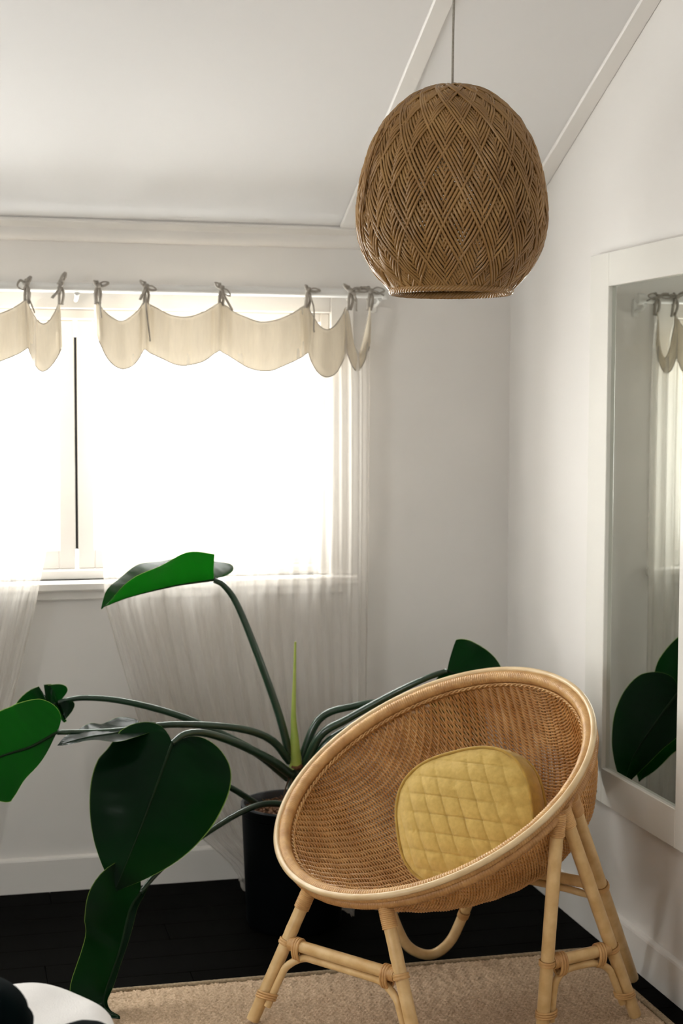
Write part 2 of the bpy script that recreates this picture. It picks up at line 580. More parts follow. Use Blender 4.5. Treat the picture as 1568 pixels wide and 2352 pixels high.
def plain_window(name, wall, lo, hi, z0, z1, label):
    r = empty(name, (0, 0, 0))
    def P(a, b, d0, d1, za, zb, n, mt='trim_paint'):
        if wall == 'L':
            MB().box((ROOM_L - d1, a, za), (ROOM_L - d0, b, zb), 0.003).build(n, mt, r, smooth=False)
        else:
            MB().box((a, ROOM_F - d1, za), (b, ROOM_F - d0, zb), 0.003).build(n, mt, r, smooth=False)
    P(lo, lo + 0.05, 0, 0.1, z0, z1, 'jamb'); P(hi - 0.05, hi, 0, 0.1, z0, z1, 'jamb')
    P(lo + 0.05, hi - 0.05, 0, 0.1, z1 - 0.05, z1, 'head'); P(lo + 0.05, hi - 0.05, -0.04, 0.1, z0, z0 + 0.04, 'sill')
    mid = (lo + hi) / 2
    P(mid - 0.025, mid + 0.025, 0.03, 0.08, z0 + 0.04, z1 - 0.05, 'mullion')
    P(lo + 0.05, mid - 0.025, 0.05, 0.054, z0 + 0.04, z1 - 0.05, 'pane', 'window_glass')
    P(mid + 0.025, hi - 0.05, 0.05, 0.054, z0 + 0.04, z1 - 0.05, 'pane', 'window_glass')
    tag(r, label, 'window', kind='structure')


plain_window('window_2', 'L', WL[0], WL[1], WL[2], WL[3], 'white framed window in the left wall out of frame')

# ------------------------------------------------------------------ mirror
MY0, MY1, MZ0, MZ1 = -0.707, -1.41, 0.397, 1.904
mr = empty('wall_mirror', (0, (MY0 + MY1) / 2, MZ0))
ft, fs, fb = 0.091, 0.124, 0.098      # top, side, bottom widths
g = 0.0006


yi0, yi1, zi0, zi1 = MY0 - fs, MY1 + fs, MZ0 + fb, MZ1 - ft
for n_, y0_, y1_, z0_, z1_ in (('stile', MY0, yi0, MZ0, MZ1), ('stile', yi1, MY1, MZ0, MZ1), ('top_rail', yi0, yi1, zi1, MZ1), ('bottom_rail', yi0, yi1, MZ0, zi0)):
    MB().box((-0.025, y1_, z0_), (-0.0005, y0_, z1_), 0.0015).build(n_, 'frame_paint', mr, smooth=False)
MB().box((-0.013, yi1 - 0.01, zi0 - 0.01), (-0.010, yi0 + 0.01, zi1 + 0.01)).build('mirror_glass', 'mirror_glass', mr, smooth=False)
tag(mr, 'tall wall mirror in a wide cream painted frame on the right wall', 'mirror')

# ------------------------------------------------------------------ curtain rod
RY, RZ, RR = -0.075, 1.834, 0.0145
rod = empty('curtain_rod', (-1.4, RY, RZ))
MB().tube([(-3.85, RY, RZ), (-1.4, RY, RZ), (-0.452, RY, RZ)], RR, 16).build('rod', 'metal_white', rod, angle=40)
MB().lathe([(0.0, -0.004), (0.017, -0.004), (0.0185, 0), (0.0185, 0.012), (0.016, 0.016), (0, 0.018)], n=20)
fin = MB()
prof = np.array([(0.0, 0.0), (0.0178, 0.0), (0.0185, 0.002), (0.0185, 0.016), (0.0165, 0.02), (0.0, 0.021)])
th = np.linspace(0, 2 * PI, 20, endpoint=False)
P = np.zeros((len(prof), 20, 3))
P[..., 0] = -0.452 + prof[:, 1, None]; P[..., 1] = RY + prof[:, 0, None] * np.cos(th); P[..., 2] = RZ + prof[:, 0, None] * np.sin(th)
fin.grid(P, close_v=True)
fin.build('finial', 'metal_white', rod, angle=40)
for bx in (-0.458, -1.385, -2.6, -3.8):
    br = MB()
    br.box((bx - 0.011, -0.008, RZ - 0.055), (bx + 0.011, -0.0005, RZ + 0.005), 0.003)
    br.tube(smoothpath([(bx, -0.006, RZ - 0.034), (bx, -0.045, RZ - 0.032), (bx, RY, RZ - 0.0195)], 14), 0.006, 8)
    br.tube([(bx - 0.008, RY, RZ - 0.0175), (bx + 0.008, RY, RZ - 0.0175)], 0.0045, 8)
    br.build('bracket', 'metal_white', rod, angle=40)
tag(rod, 'white curtain rod with end cap above the window', 'curtain rod')


# ------------------------------------------------------------------ curtains
def interp(tab, t):
    tab = np.asarray(tab, float)
    return np.stack([np.interp(t, tab[:, 0], tab[:, k]) for k in range(1, tab.shape[1])], -1)


def smooth_interp(xs, ys, t):
    """cosine eased piecewise interpolation"""
    xs = np.asarray(xs, float); ys = np.asarray(ys, float)
    t = np.asarray(t, float)
    i = np.clip(np.searchsorted(xs, t) - 1, 0, len(xs) - 2)
    u = np.clip((t - xs[i]) / (xs[i + 1] - xs[i]), 0, 1)
    return ys[i] + (ys[i + 1] - ys[i]) * u


def scallop(x, peaks, zp, sags):
    """catenary-like swags between tie points"""
    x = np.asarray(x, float)
    z = np.zeros_like(x)
    i = np.clip(np.searchsorted(peaks, x) - 1, 0, len(peaks) - 2)
    p = np.asarray(peaks); s = np.asarray(sags); zz = np.asarray(zp)
    u = np.clip((x - p[i]) / (p[i + 1] - p[i]), 0, 1)
    return zz[i] * (1 - u) + zz[i + 1] * u - s[i] * (1 - np.abs(2 * u - 1) ** 1.75)


CY = -0.078


def tie(parent, x, z0, seed, style):
    """linen tape: two tapes from the curtain edge up round the rod, knotted in a bow"""
    r = random.Random(seed)
    t = MB()
    f = 0.45
    # loop round the rod
    a = np.linspace(-0.6 * PI, 1.4 * PI, 18)
    loop = np.stack([x + 0.002 * np.sin(3 * a), RY + (RR + 0.004) * np.cos(a + PI / 2), RZ + (RR + 0.004) * np.sin(a + PI / 2)], 1)
    t.tube(loop, 0.0055, 6, flat=0.4, up=(1, 0, 0))
    ky = RY - RR - 0.008
    K = V3(x, ky, RZ + 0.006)
    t.tube(smoothpath([(x - 0.003, CY - 0.004, z0 - 0.012), (x - 0.004, ky, (z0 + RZ) / 2 - 0.004), K], 12), 0.0055, 6, flat=0.5)
    t.tube(smoothpath([(x + 0.006, CY - 0.002, z0 - 0.012), (x + 0.009, ky + 0.003, (z0 + RZ) / 2), K], 12), 0.005, 6, flat=0.5)
    # knot
    t.tube(smoothpath([K + V3(-0.008, 0, 0.003), K + V3(0, -0.006, 0), K + V3(0.008, 0, 0.004)], 8), [0.004, 0.006, 0.0075, 0.008, 0.008, 0.0075, 0.006, 0.004], 8)
    # bow loops and tails, ends given by style
    for (dx, dz, wid) in style['loops']:
        E = K + V3(dx, -0.008, dz)
        n = unit(V3(-dz, 0, dx)) * wid
        pts = smoothpath([K, (K + E) / 2 + n + V3(0, -0.006, 0), E + V3(0, -0.006, 0), (K + E) / 2 - n + V3(0, -0.002, 0), K], 22)
        t.tube(pts, 0.0045, 6, flat=0.5)
    for (dx, dz) in style['tails']:
        E = K + V3(dx, -0.006, dz)
        mid = (K + E) / 2 + V3(0.008 * r.uniform(-1, 1), -0.008, 0.004)
        t.tube(smoothpath([K, mid, E, E + V3(dx * 0.12, 0, dz * 0.12)], 14), 0.005, 6, flat=0.45)
    return t.build('tie', 'tie_linen', parent)


def curtain(name, label, left, right, peaks, zp, sags, hem_peaks, hem_sags, styles, folds, nx=230, nz=150, pool=None, bottom=0.0):
    """left/right: tables (z, x) of the side edges from top to bottom"""
    root = empty(name, (float(peaks[0] + peaks[-1]) / 2, CY, 1.79))
    s = np.linspace(0, 1, nx)
    t = np.linspace(0, 1, nz)
    P = np.zeros((nx, nz, 3))
    lt = np.array(left)[::-1]; rt = np.array(right)[::-1]
    xt = peaks[0] + (peaks[-1] - peaks[0]) * s
    ztop = scallop(xt, peaks, zp, sags)
    zz = ztop[:, None] + (bottom - ztop[:, None]) * t[None, :]
    # relative height 0 at top,1 at floor used for the edge tables
    xl = smooth_interp(lt[:, 0], lt[:, 1], zz)
    xr = smooth_interp(rt[:, 0], rt[:, 1], zz)
    X = xl + (xr - xl) * s[:, None]
    amp, y = folds(s[:, None], np.clip((1.79 - zz) / 1.79, 0, 1))
    P[..., 0] = X + amp * 0
    P[..., 1] = CY + y
    P[..., 2] = zz
    if pool is not None:
        P = pool(P, s, t)
    MB().grid(P).build('sheer_panel', 'sheer', root)
    # hem / side edges as thin seams
    MB().tube(P[0, 2:-2], 0.0016, 5).build('side_hem', 'sheer', root)
    MB().tube(P[-1, 2:-2], 0.0020, 5).build('side_hem', 'sheer', root)
    # valance flap in front
    nv = 26
    zb = scallop(xt, peaks, hem_peaks, hem_sags)
    tv = np.linspace(0, 1, nv)
    Q = np.zeros((nx, nv, 3))
    ph = np.interp(xt, peaks, np.arange(len(peaks)))
    near = np.exp(-((ph - np.round(ph)) / 0.10) ** 2)
    pull = 0.013 * np.sin(xt * 230) * near + 0.006 * np.sin(xt * 95)
    Q[..., 0] = xt[:, None] + 0.004 * np.sin(xt * 60)[:, None] * tv
    Q[..., 1] = CY - 0.010 - 0.012 * np.sin(PI * np.minimum(tv * 1.2, 1))[None, :] * 0.6 + pull[:, None] * (1 - 0.5 * tv)
    Q[..., 2] = ztop[:, None] + (zb - ztop)[:, None] * tv[None, :]
    Q[:, 0, 1] = CY - 0.002 + pull
    val = MB().grid(Q).build('valance', 'valance_linen', root)
    MB().tube(Q[1:-1, -1], 0.0017, 5).build('hem', 'tie_linen', val)
    MB().tube(Q[1:-1, 0] + V3(0, -0.001, 0), 0.0019, 5).build('top_seam', 'tie_linen', val)
    for k, st in enumerate(styles):
        if st is not None:
            tie(root, peaks[k] + st.get('off', 0), zp[k], 100 + k, st)
    tag(root, label, 'curtain', 'sheer curtains at the window')
    return root


def px_edge(pts):
    out = []
    for (x, y) in pts:
        p = W(x, y, CY)
        out.append((p[2], p[0]))
    return out


pkx = [W(x, 690, CY)[0] for x in (219, 333, 505, 703, 797, 846)]
pkz = [W(300, y, CY)[2] for y in (690, 690, 690, 692, 694, 694)]
dz = 4.72 / FPX
sag = [0.062, 0.048, 0.057, 0.075, 0.150]
hpz = [1.79 - 0.105, 1.79 - 0.135, 1.79 - 0.137, 1.79 - 0.140, 1.79 - 0.135, 1.79 - 0.105]
hsag = [0.075, 0.048, 0.060, 0.078, 0.075]
left_e = px_edge([(216, 690), (222, 800), (230, 1000), (236, 1250), (243, 1390), (268, 1480), (318, 1650), (392, 1810), (462, 1925), (530, 1985), (548, 2010)])
right_e = px_edge([(846, 690), (849, 900), (848, 1200), (844, 1500), (842, 1700), (838, 1900), (830, 2010)])


def folds_r(s, h):
    """tall soft folds; tighter toward the side edges and below the sill"""
    d = 0.5 + 0.5 * np.clip(h * 1.4, 0, 1)
    w = np.sin(2 * PI * (s * 5.2 + 0.12 * np.sin(5 * s + 2 * h)))
    w2 = np.sin(2 * PI * (s * 17 + 0.3 * np.sin(9 * s) + 0.15 * h) + 1.3)
    w3 = np.sin(2 * PI * (s * 41 + 0.5 * np.sin(13 * s) + 0.3 * h))
    edge = np.exp(-((1 - s) / 0.10) ** 2)
    tight = np.clip((h - 0.38) / 0.3, 0, 1)
    y = 0.012 * w * d + (0.004 + 0.006 * tight) * w2 + (0.0014 + 0.0035 * tight * np.exp(-(s / 0.35) ** 2)) * w3 \
        + edge * 0.02 * np.sin(2 * PI * s * 26)
    y = y * np.clip((h - 0.0) / 0.06, 0.15, 1)
    y = np.minimum(y, 0.028)
    return 0 * y, y


def pool_r(P, s, t):
    """spare length lies on the floor toward the room on the right"""
    z = P[..., 2]
    over = np.clip(0.0 - (z - 0.10), 0, None)
    k = np.clip(over / 0.22, 0, 1)
    wgt = np.clip((s[:, None] - 0.30) / 0.3, 0, 1)
    P[..., 2] = np.maximum(z, 0.004 + 0.016 * (0.5 + 0.5 * np.sin(P[..., 0] * 70 + P[..., 1] * 30 + 6 * k)))
    P[..., 1] -= over * (0.30 + 0.75 * wgt)
    P[..., 0] += over * 0.10 * np.sin(s * 14)[:, None]
    return P


ST_A = dict(loops=[(-0.034, 0.006, 0.008)], tails=[(0.040, 0.002), (0.012, -0.055)])
ST = [
    dict(off=0.006, loops=[(0.030, 0.008, 0.006), (-0.012, 0.012, 0.005)], tails=[(-0.008, -0.05), (0.008, -0.085)]),
    dict(loops=[(0.030, -0.010, 0.006), (-0.018, 0.016, 0.005)], tails=[(-0.016, -0.036), (0.010, -0.145)]),
    dict(loops=[(0.026, -0.024, 0.007), (-0.020, 0.014, 0.006)], tails=[(0.030, -0.060), (0.004, -0.03)]),
    dict(loops=[(0.036, -0.002, 0.005), (-0.010, 0.012, 0.004)], tails=[(0.018, -0.115), (-0.006, -0.05)]),
    dict(off=0.004, loops=[(0.030, 0.006, 0.005), (-0.024, 0.016, 0.004)], tails=[(0.018, -0.056), (0.014, -0.03)]),
    dict(loops=[(0.042, 0.002, 0.010), (-0.050, 0.000, 0.005)], tails=[(-0.03, 0.010), (0.038, -0.012)]),
]
curtain('curtain', 'sheer off-white curtain right of the window mullion with scalloped linen valance, sweeping behind the plant',
        left_e, right_e, pkx, pkz, sag, hpz, hsag, ST, folds_r, pool=pool_r, bottom=-0.26)

pkx2 = [W(x, 690, CY)[0] for x in (-330, -130, 60, 138)]
pkz2 = [1.795] * 4
left2 = [(1.8, pkx2[0]), (0.0, pkx2[0] - 0.1)]
right2 = px_edge([(138, 690), (136, 800), (122, 1000), (108, 1250), (78, 1400), (40, 1560), (10, 1680), (-20, 1800), (-60, 2010)])


def folds_l(s, h):
    y = 0.012 * np.sin(2 * PI * s * 5.5) + 0.005 * np.sin(2 * PI * (s * 18 + 0.2 * h)) + 0.002 * np.sin(2 * PI * s * 43)
    y = np.minimum(y * np.clip(h / 0.06, 0.15, 1), 0.028)
    return 0 * y, y


ST2 = [ST[3], ST[2],
       dict(loops=[(-0.026, -0.008, 0.014), (0.012, 0.02, 0.004)], tails=[(0.020, -0.075), (0.006, -0.05)]),
       dict(loops=[(0.014, 0.034, 0.005), (0.004, 0.012, 0.006)], tails=[(-0.022, -0.036), (-0.008, -0.02)])]
curtain('curtain', 'sheer off-white curtain left of the window mullion, cut by the left edge of the photo',
        left2, right2, pkx2, pkz2, [0.05, 0.05, 0.070], [1.655, 1.655, 1.655, 1.66], [0.05, 0.05, 0.072], ST2, folds_l, bottom=0.01)

# ------------------------------------------------------------------ pendant lamp
LC = V3(-0.720, -1.606, 0)
lamp = empty('pendant_lamp', (LC[0], LC[1], 1.72))
u_ = 3.3 / 3596 / 3.015
prof = [(40, 142), (130, 150), (275, 205), (425, 335), (515, 465), (585, 630), (630, 820), (648, 1000), (640, 1130), (605, 1250), (545, 1365), (475, 1450), (408, 1520)]
zmid = W(1037, 160 + 1000 / 3.015, LC[1])[2]
lp = np.array([(a * u_, zmid + (1000 - b) * u_) for a, b in prof])
lpath = smoothpath(np.c_[lp[:, 0], np.zeros(len(lp)), lp[:, 1]], 160)
arc = np.r_[0, np.cumsum(np.linalg.norm(np.diff(lpath, axis=0), axis=1))]
NS = 90
sa = np.linspace(0, arc[-1], NS)
pr_r = np.interp(sa, arc, lpath[:, 0]); pr_z = np.interp(sa, arc, lpath[:, 2])
dr = np.gradient(pr_r, sa); dzz = np.gradient(pr_z, sa)
nr, nz_ = -dzz, dr                                     # outward normal of the profile
nrm = np.hypot(nr, nz_); nr /= nrm; nz_ /= nrm
# strand advance angle: roughly constant pitch on the surface
slope = 0.52
adv = np.r_[0, np.cumsum(np.diff(sa) * slope / np.maximum((pr_r[1:] + pr_r[:-1]) / 2, 0.085))]
CELLS, MS = 16, 9
NST = CELLS * MS
dphi = 2 * PI / NST
shade = MB()
sr = 0.0030
for fam in (1, -1):
    for i in range(NST):
        ph = i * dphi + fam * adv
        # the crossing strand index of the other family at each point
        other = (ph + fam * adv) / dphi            # phi = j*dphi - fam*adv  ->  j
        if fam == 1:
            a_i = (i % MS) / MS; b_j = (other % MS) / MS
        else:
            a_i = (other % MS) / MS; b_j = (i % MS) / MS
        over_a = ((a_i + b_j) < 1.0)
        d = np.where(over_a, 1.0, -1.0) * fam
        d = np.convolve(np.pad(d, 2, mode='edge'), np.ones(5) / 5, 'valid')
        jit = 0.0006 * np.sin(sa * 60 + i * 2.4)
        r = pr_r + nr * (d * 0.0030 + jit)
        z = pr_z + nz_ * (d * 0.0030 + jit)
        ph2 = ph + 0.004 * np.sin(sa * 40 + i)
        pts = np.stack([LC[0] + r * np.cos(ph2), LC[1] + r * np.sin(ph2), z], 1)
        shade.tube(pts, sr, 5, caps=False)
so = shade.build('woven_shade', 'lamp_cane', lamp)
tag(so, 'brown cane strands woven in nested chevrons', kind='stuff')
# a few stray hoops standing proud at the left side
for k, (ph0, off) in enumerate(((PI * 0.985, 0.006), (PI * 1.03, 0.004), (0.1, 0.003))):
    ph = ph0 + 0.25 * np.sin(sa * 6 + k)
    r = pr_r + 0.004 + off * np.sin(PI * sa / sa[-1]) ** 2
    MB().tube(np.stack([LC[0] + r * np.cos(ph), LC[1] + r * np.sin(ph), pr_z], 1)[30:], 0.0017, 5).build('stray_strand', 'lamp_cane', lamp)
# twisted bottom rim
zr, rr0 = pr_z[-1] - 0.004, pr_r[-1]
rim = MB()
for k in range(5):
    a = np.linspace(0, 2 * PI, 400, endpoint=False)
    tw = a * 20 + k * 2 * PI / 5
    r = rr0 + 0.0048 * np.cos(tw); z = zr + 0.0048 * np.sin(tw)
    rim.tube(np.stack([LC[0] + r * np.cos(a), LC[1] + r * np.sin(a), z], 1), 0.0036, 6, closed=True)
rim.build('twisted_rim', 'lamp_cane', lamp)
ztop = pr_z[0]
ceil_at = ceil_z(LC[1])
xo = W(1040.5, 100, LC[1])[0]
MB().tube(smoothpath([(xo, LC[1], ceil_at - 0.01), (xo + 0.0015, LC[1], 2.45), (xo - 0.001, LC[1], 2.2), (xo, LC[1], ztop - 0.02)], 30), 0.0026, 8).build('cord', 'cord_grey', lamp)
MB().lathe([(0.0, 0.0), (0.02, 0.0), (0.022, -0.02), (0.021, -0.07), (0.016, -0.075), (0, -0.075)], (xo, LC[1], ztop - 0.012), 20).build('socket', 'black_plastic', lamp, angle=40)
a = np.linspace(0, PI, 14)
MB().lathe(np.c_[0.012 + 0.02 * np.sin(a) ** 1.2, -0.078 - 0.045 * (1 - np.cos(a))], (xo, LC[1], ztop - 0.012), 20).build('bulb', 'bulb_glass', lamp)
MB().lathe([(0.0, 0.04), (0.045, 0.04), (0.045, -0.016), (0.038, -0.026), (0.0, -0.026)], (xo, LC[1], ceil_at - 0.012), 28).build('ceiling_cup', 'metal_white', lamp, angle=40)
tag(lamp, 'brown woven cane pendant lamp shaped like an egg, hanging on a grey cord', 'lamp')

# ------------------------------------------------------------------ rug
RX0, RX1, RY0, RY1 = -1.50, -0.092, -0.893, -2.9
rug = empty('jute_rug', ((RX0 + RX1) / 2, -1.9, 0))
stp = 0.0034
xs = np.arange(RX0 + 0.012, RX1 - 0.012, stp); ysr = np.arange(RY0 - 0.012, -1.72, -stp)
GX, GY = np.meshgrid(xs, ysr, indexing='ij')
pit = 0.0105
rowi = np.floor(-GY / (pit * 0.8))
ph = (GX / pit + 0.5 * (rowi % 2))
hgt = np.abs(np.sin(PI * ph)) ** 0.7 * (1 - (2 * ((-GY / (pit * 0.8)) % 1) - 1) ** 2) ** 0.6
hgt = hgt * (0.75 + 0.5 * np.sin(GX * 171 + 3 * np.sin(GY * 90)) * np.sin(GY * 143 + GX * 20)) + 0.15 * rng.random(GX.shape)
GZ = 0.0045 + 0.0066 * hgt
MB().grid(np.stack([GX, GY, GZ], -1), flip=True).build('woven_field', 'jute', rug)
mb = MB()
mb.box((RX0, RY1, 0.0006), (RX1 - 0.004, RY0 - 0.004, 0.005))
mb.box((RX0, RY1, 0.005), (RX1 - 0.012, -1.722, 0.0085))
mb.build('backing', 'jute', rug, smooth=False)
bd = MB()
cor = [(RX0, RY1), (RX0, RY0), (RX1, RY0), (RX1, RY1)]
for a, b in ((0, 1), (1, 2), (2, 3), (3, 0)):
    a, b = V3(*cor[a], 0.008), V3(*cor[b], 0.008)
    n = int(np.linalg.norm(b - a) / 0.006)
    t = np.linspace(0, 1, n)[:, None]
    p = a + (b - a) * t
    bd.tube(p, 0.0085 * (0.9 + 0.14 * np.abs(np.sin(np.arange(n) * 1.3))), 8, flat=0.75, up=(0, 0, 1))
bd.build('braided_edge', 'jute_edge', rug)
tag(rug, 'natural jute rug with a braided edge under the rattan chair', 'rug')

# ------------------------------------------------------------------ rattan chair
AZ, EL = math.radians(-157), math.radians(58.7)
CN = V3(math.cos(EL) * math.cos(AZ), math.cos(EL) * math.sin(AZ), math.sin(EL))
CH = V3(-math.sin(AZ), math.cos(AZ), 0)
CB = np.cross(CN, CH)
CC = V3(-0.601, -1.118, 0.568)
CR = 0.43
BD, BV, BP, BQ = 0.325, 0.60, 2.8, 0.95


def bowl_depth(u, v):
    k = v - BV
    A = BV * BV - 1; B = 2 * k * BV; C0 = u * u + k * k
    rho = (-B - np.sqrt(np.maximum(B * B - 4 * A * C0, 0))) / (2 * A)
    return BD * (1 - np.clip(rho, 0, 1) ** BP) ** BQ


RIN = 0.413 / CR       # woven shell meets the rim roll here


def bowl(u, v):
    u = np.asarray(u, float); v = np.asarray(v, float)
    d = bowl_depth(u, v) + 0.012
    return CC + CR * RIN * (u[..., None] * CH + v[..., None] * CB) - d[..., None] * CN


def bowl_n(u, v):
    e = 2e-3
    sc = 0.996
    du = bowl((u + e) * sc, v * sc) - bowl((u - e) * sc, v * sc)
    dv = bowl(u * sc, (v + e) * sc) - bowl(u * sc, (v - e) * sc)
    n = np.cross(du, dv)
    n /= np.linalg.norm(n, axis=-1)[..., None] + 1e-12
    s = np.sign((n @ CN))
    return n * np.where(s == 0, 1, s)[..., None]


chair = empty('rattan_tub_chair', (CC[0], CC[1], 0.0))
# rib positions: equal arc length across the deepest section
uu = np.linspace(-0.9995, 0.9995, 1500)
sec = bowl(uu, np.full_like(uu, 0.25) * np.sqrt(np.clip(1 - uu ** 2, 0, 1)))
al = np.r_[0, np.cumsum(np.linalg.norm(np.diff(sec, axis=0), axis=1))]
NRIB = int(al[-1] / 0.0215)
rib_u = np.interp(np.linspace(0, al[-1], NRIB + 2)[1:-1], al, uu)
rib_idx = np.interp(uu, rib_u, np.arange(NRIB))
vv = np.linspace(-0.9995, 0.9995, 2500)
secv = bowl(np.zeros_like(vv), vv)
av = np.r_[0, np.cumsum(np.linalg.norm(np.diff(secv, axis=0), axis=1))]
NROW = int(av[-1] / 0.0043)
row_v = np.interp(np.linspace(0, av[-1], NROW + 2)[1:-1], av, vv)
weave = MB()
for k, v in enumerate(row_v):
    um = math.sqrt(max(1 - v * v, 0)) * 0.999
    i0, i1 = np.interp([-um, um], uu, np.interp(uu, rib_u, np.arange(NRIB), left=-1, right=NRIB))
    n = max(int((i1 - i0) * 4), 6)
    ii = np.linspace(i0, i1, n)
    u = np.interp(ii, np.r_[-1, np.arange(NRIB), NRIB], np.r_[-0.9995, rib_u, 0.9995])
    u = np.clip(u, -um, um)
    vb = np.full(n, v)
    P = bowl(u, vb); Nn = bowl_n(u, vb)
    amp = 0.0050 * np.cos(PI * ii) * (1 if k % 2 else -1)
    # the strands sag a little, as hand weaving does
    wob = 0.0008 * np.sin(ii * 0.9 + k * 0.37)
    P = P + Nn * (amp + wob)[:, None]
    weave.tube(P, 0.0024, 4, caps=False)
wo = weave.build('woven_basket', 'cane_weave', chair)
tag(wo, 'honey brown woven cane basket', kind='stuff')
ribs = MB()
for u in rib_u:
    vm = math.sqrt(max(1 - u * u, 0)) * 0.999
    v = np.linspace(-vm, vm, 46)
    ribs.tube(bowl(np.full(46, u), v), 0.0036, 5, caps=False)
ro = ribs.build('basket_ribs', 'cane_weave', chair)
tag(ro, 'cane stakes running from the front edge to the back', kind='stuff')


def ring(radius, off, rad, n=240, ns=10, wraps=0, amp=0.0, wob=0.0):
    a = np.linspace(0, 2 * PI, n, endpoint=False)
    rr = radius + wob * np.sin(a * 5 + 1)
    P = CC + rr[:, None] * (np.cos(a)[:, None] * CH + np.sin(a)[:, None] * CB) + off * CN
    rd = rad * np.ones(n)
    if wraps:
        rd = rad * (1 - amp + amp * np.abs(np.sin(a * wraps / 2)) ** 0.5)
        rd *= 1 + 0.03 * np.sin(a * 37) * np.sin(a * 11)
    return P, rd


P, rd = ring(CR - 0.020, -0.004, 0.0165, 1600, 10, 400, 0.10)
MB().tube(P, rd, 10, closed=True, up=CN).build('wrapped_rim', 'cane_wrap', chair)
P, rd = ring(CR - 0.0045, 0.008, 0.0075, 300)
MB().tube(P, rd, 10, closed=True, up=CN).build('outer_cane_ring', 'cane_ring', chair)
P, rd = ring(CR - 0.017, -0.026, 0.0125, 1600, 10, 400, 0.12)
MB().tube(P, rd, 10, closed=True, up=CN).build('lower_wrapped_band', 'cane_band', chair)
# plaited seam where the inside weave meets the rim
seam = MB()
for k in range(2):
    a = np.linspace(0, 2 * PI, 900, endpoint=False)
    tw = a * 75 + k * PI
    r = CR - 0.040 + 0.0025 * np.cos(tw)
    P = CC + r[:, None] * (np.cos(a)[:, None] * CH + np.sin(a)[:, None] * CB) + (-0.0155 + 0.003 * np.sin(tw))[:, None] * CN
    seam.tube(P, 0.0022, 5, closed=True)
seam.build('plaited_seam', 'cane_wrap', chair)


def wrap(p0, p1, rad, turns=None, bm=None):
    """tightly wound cane binding between two points"""
    p0, p1 = np.asarray(p0, float), np.asarray(p1, float)
    L = np.linalg.norm(p1 - p0)
    t_ = turns or max(int(L / 0.0042), 3)
    n = t_ * 4 + 1
    s = np.linspace(0, 1, n)
    rd = rad * (0.93 + 0.07 * np.abs(np.sin(s * t_ * PI)) ** 0.6)
    bm = bm or MB()
    bm.tube(p0 + (p1 - p0) * s[:, None], rd, 12)
    return bm


def cane(name, pts, rad, n=12, nodes=(), mt='cane_pale'):
    pts = np.asarray(pts, float)
    r = np.full(len(pts), rad)
    s = np.linspace(0, 1, len(pts))
    for q in nodes:
        r *= 1 + 0.05 * np.exp(-((s - q) / 0.012) ** 2)
    return MB().tube(pts, r, n).build(name, mt, chair, angle=60)


ZF = 0.0135


def rimpt(px, py, off):
    """point in the plane parallel to the rim, off above it"""
    r = ray(px, py)
    t = ((CC + off * CN - CAM) @ CN) / (r @ CN)
    return CAM + t * r


def thru(top, zpt, zfoot=ZF):
    """foot of the straight line from top through zpt"""
    d = zpt - top
    return top + d * (zfoot - top[2]) / d[2]


def clampr(p):
    """keep the leg head under the rim band"""
    w = p - CC
    h_ = w @ CN
    q_ = w - h_ * CN
    r_ = np.linalg.norm(q_)
    return CC + q_ * min(r_, CR - 0.020) / r_ + h_ * CN


LEG = {}
ZS = 0.20
for nm, topx, spx, foot in (('FL', (684, 2064), (637, 2155), (580, 2343)), ('FM', (877, 2100), (921, 2243), None),
                            ('R', (1284, 1888), (1256, 2212), None), ('RR', (1311, 1872), (1399, 2126), (1458, 2330))):
    top = clampr(rimpt(*topx, -0.038))
    f_ = WZ(*foot, ZF) if foot else thru(top, WZ(*spx, ZS))
    LEG[nm] = (top, f_, f_)
# rear leg stands behind, its binding is seen past the near legs
top = clampr(rimpt(1336, 1846, -0.038))
foot = WZ(1452, 2246, ZF)
tt_ = np.linspace(0, 1, 400)[:, None]
pp_ = top + (foot - top) * tt_ - CAM
yy_ = 1176 - FPX * (pp_ @ _u2) / (pp_ @ _fw)
zp_ = CAM + pp_[np.argmin(np.abs(yy_ - 2034))]
LEG['RE'] = (top, zp_, foot)
LR = 0.0158
for nm, (t, m_, f_) in LEG.items():
    s = np.linspace(0, 1, 24)[:, None]
    cane('leg', t + (f_ - t) * s, LR, nodes=(0.3, 0.72))
    d = unit(f_ - t)
    wl_ = 0.05 if nm in ('FL', 'FM') else 0.035
    wrap(t - d * 0.020, t + d * wl_, LR + 0.0035).build('leg_binding', 'cane_wrap', chair, angle=50)


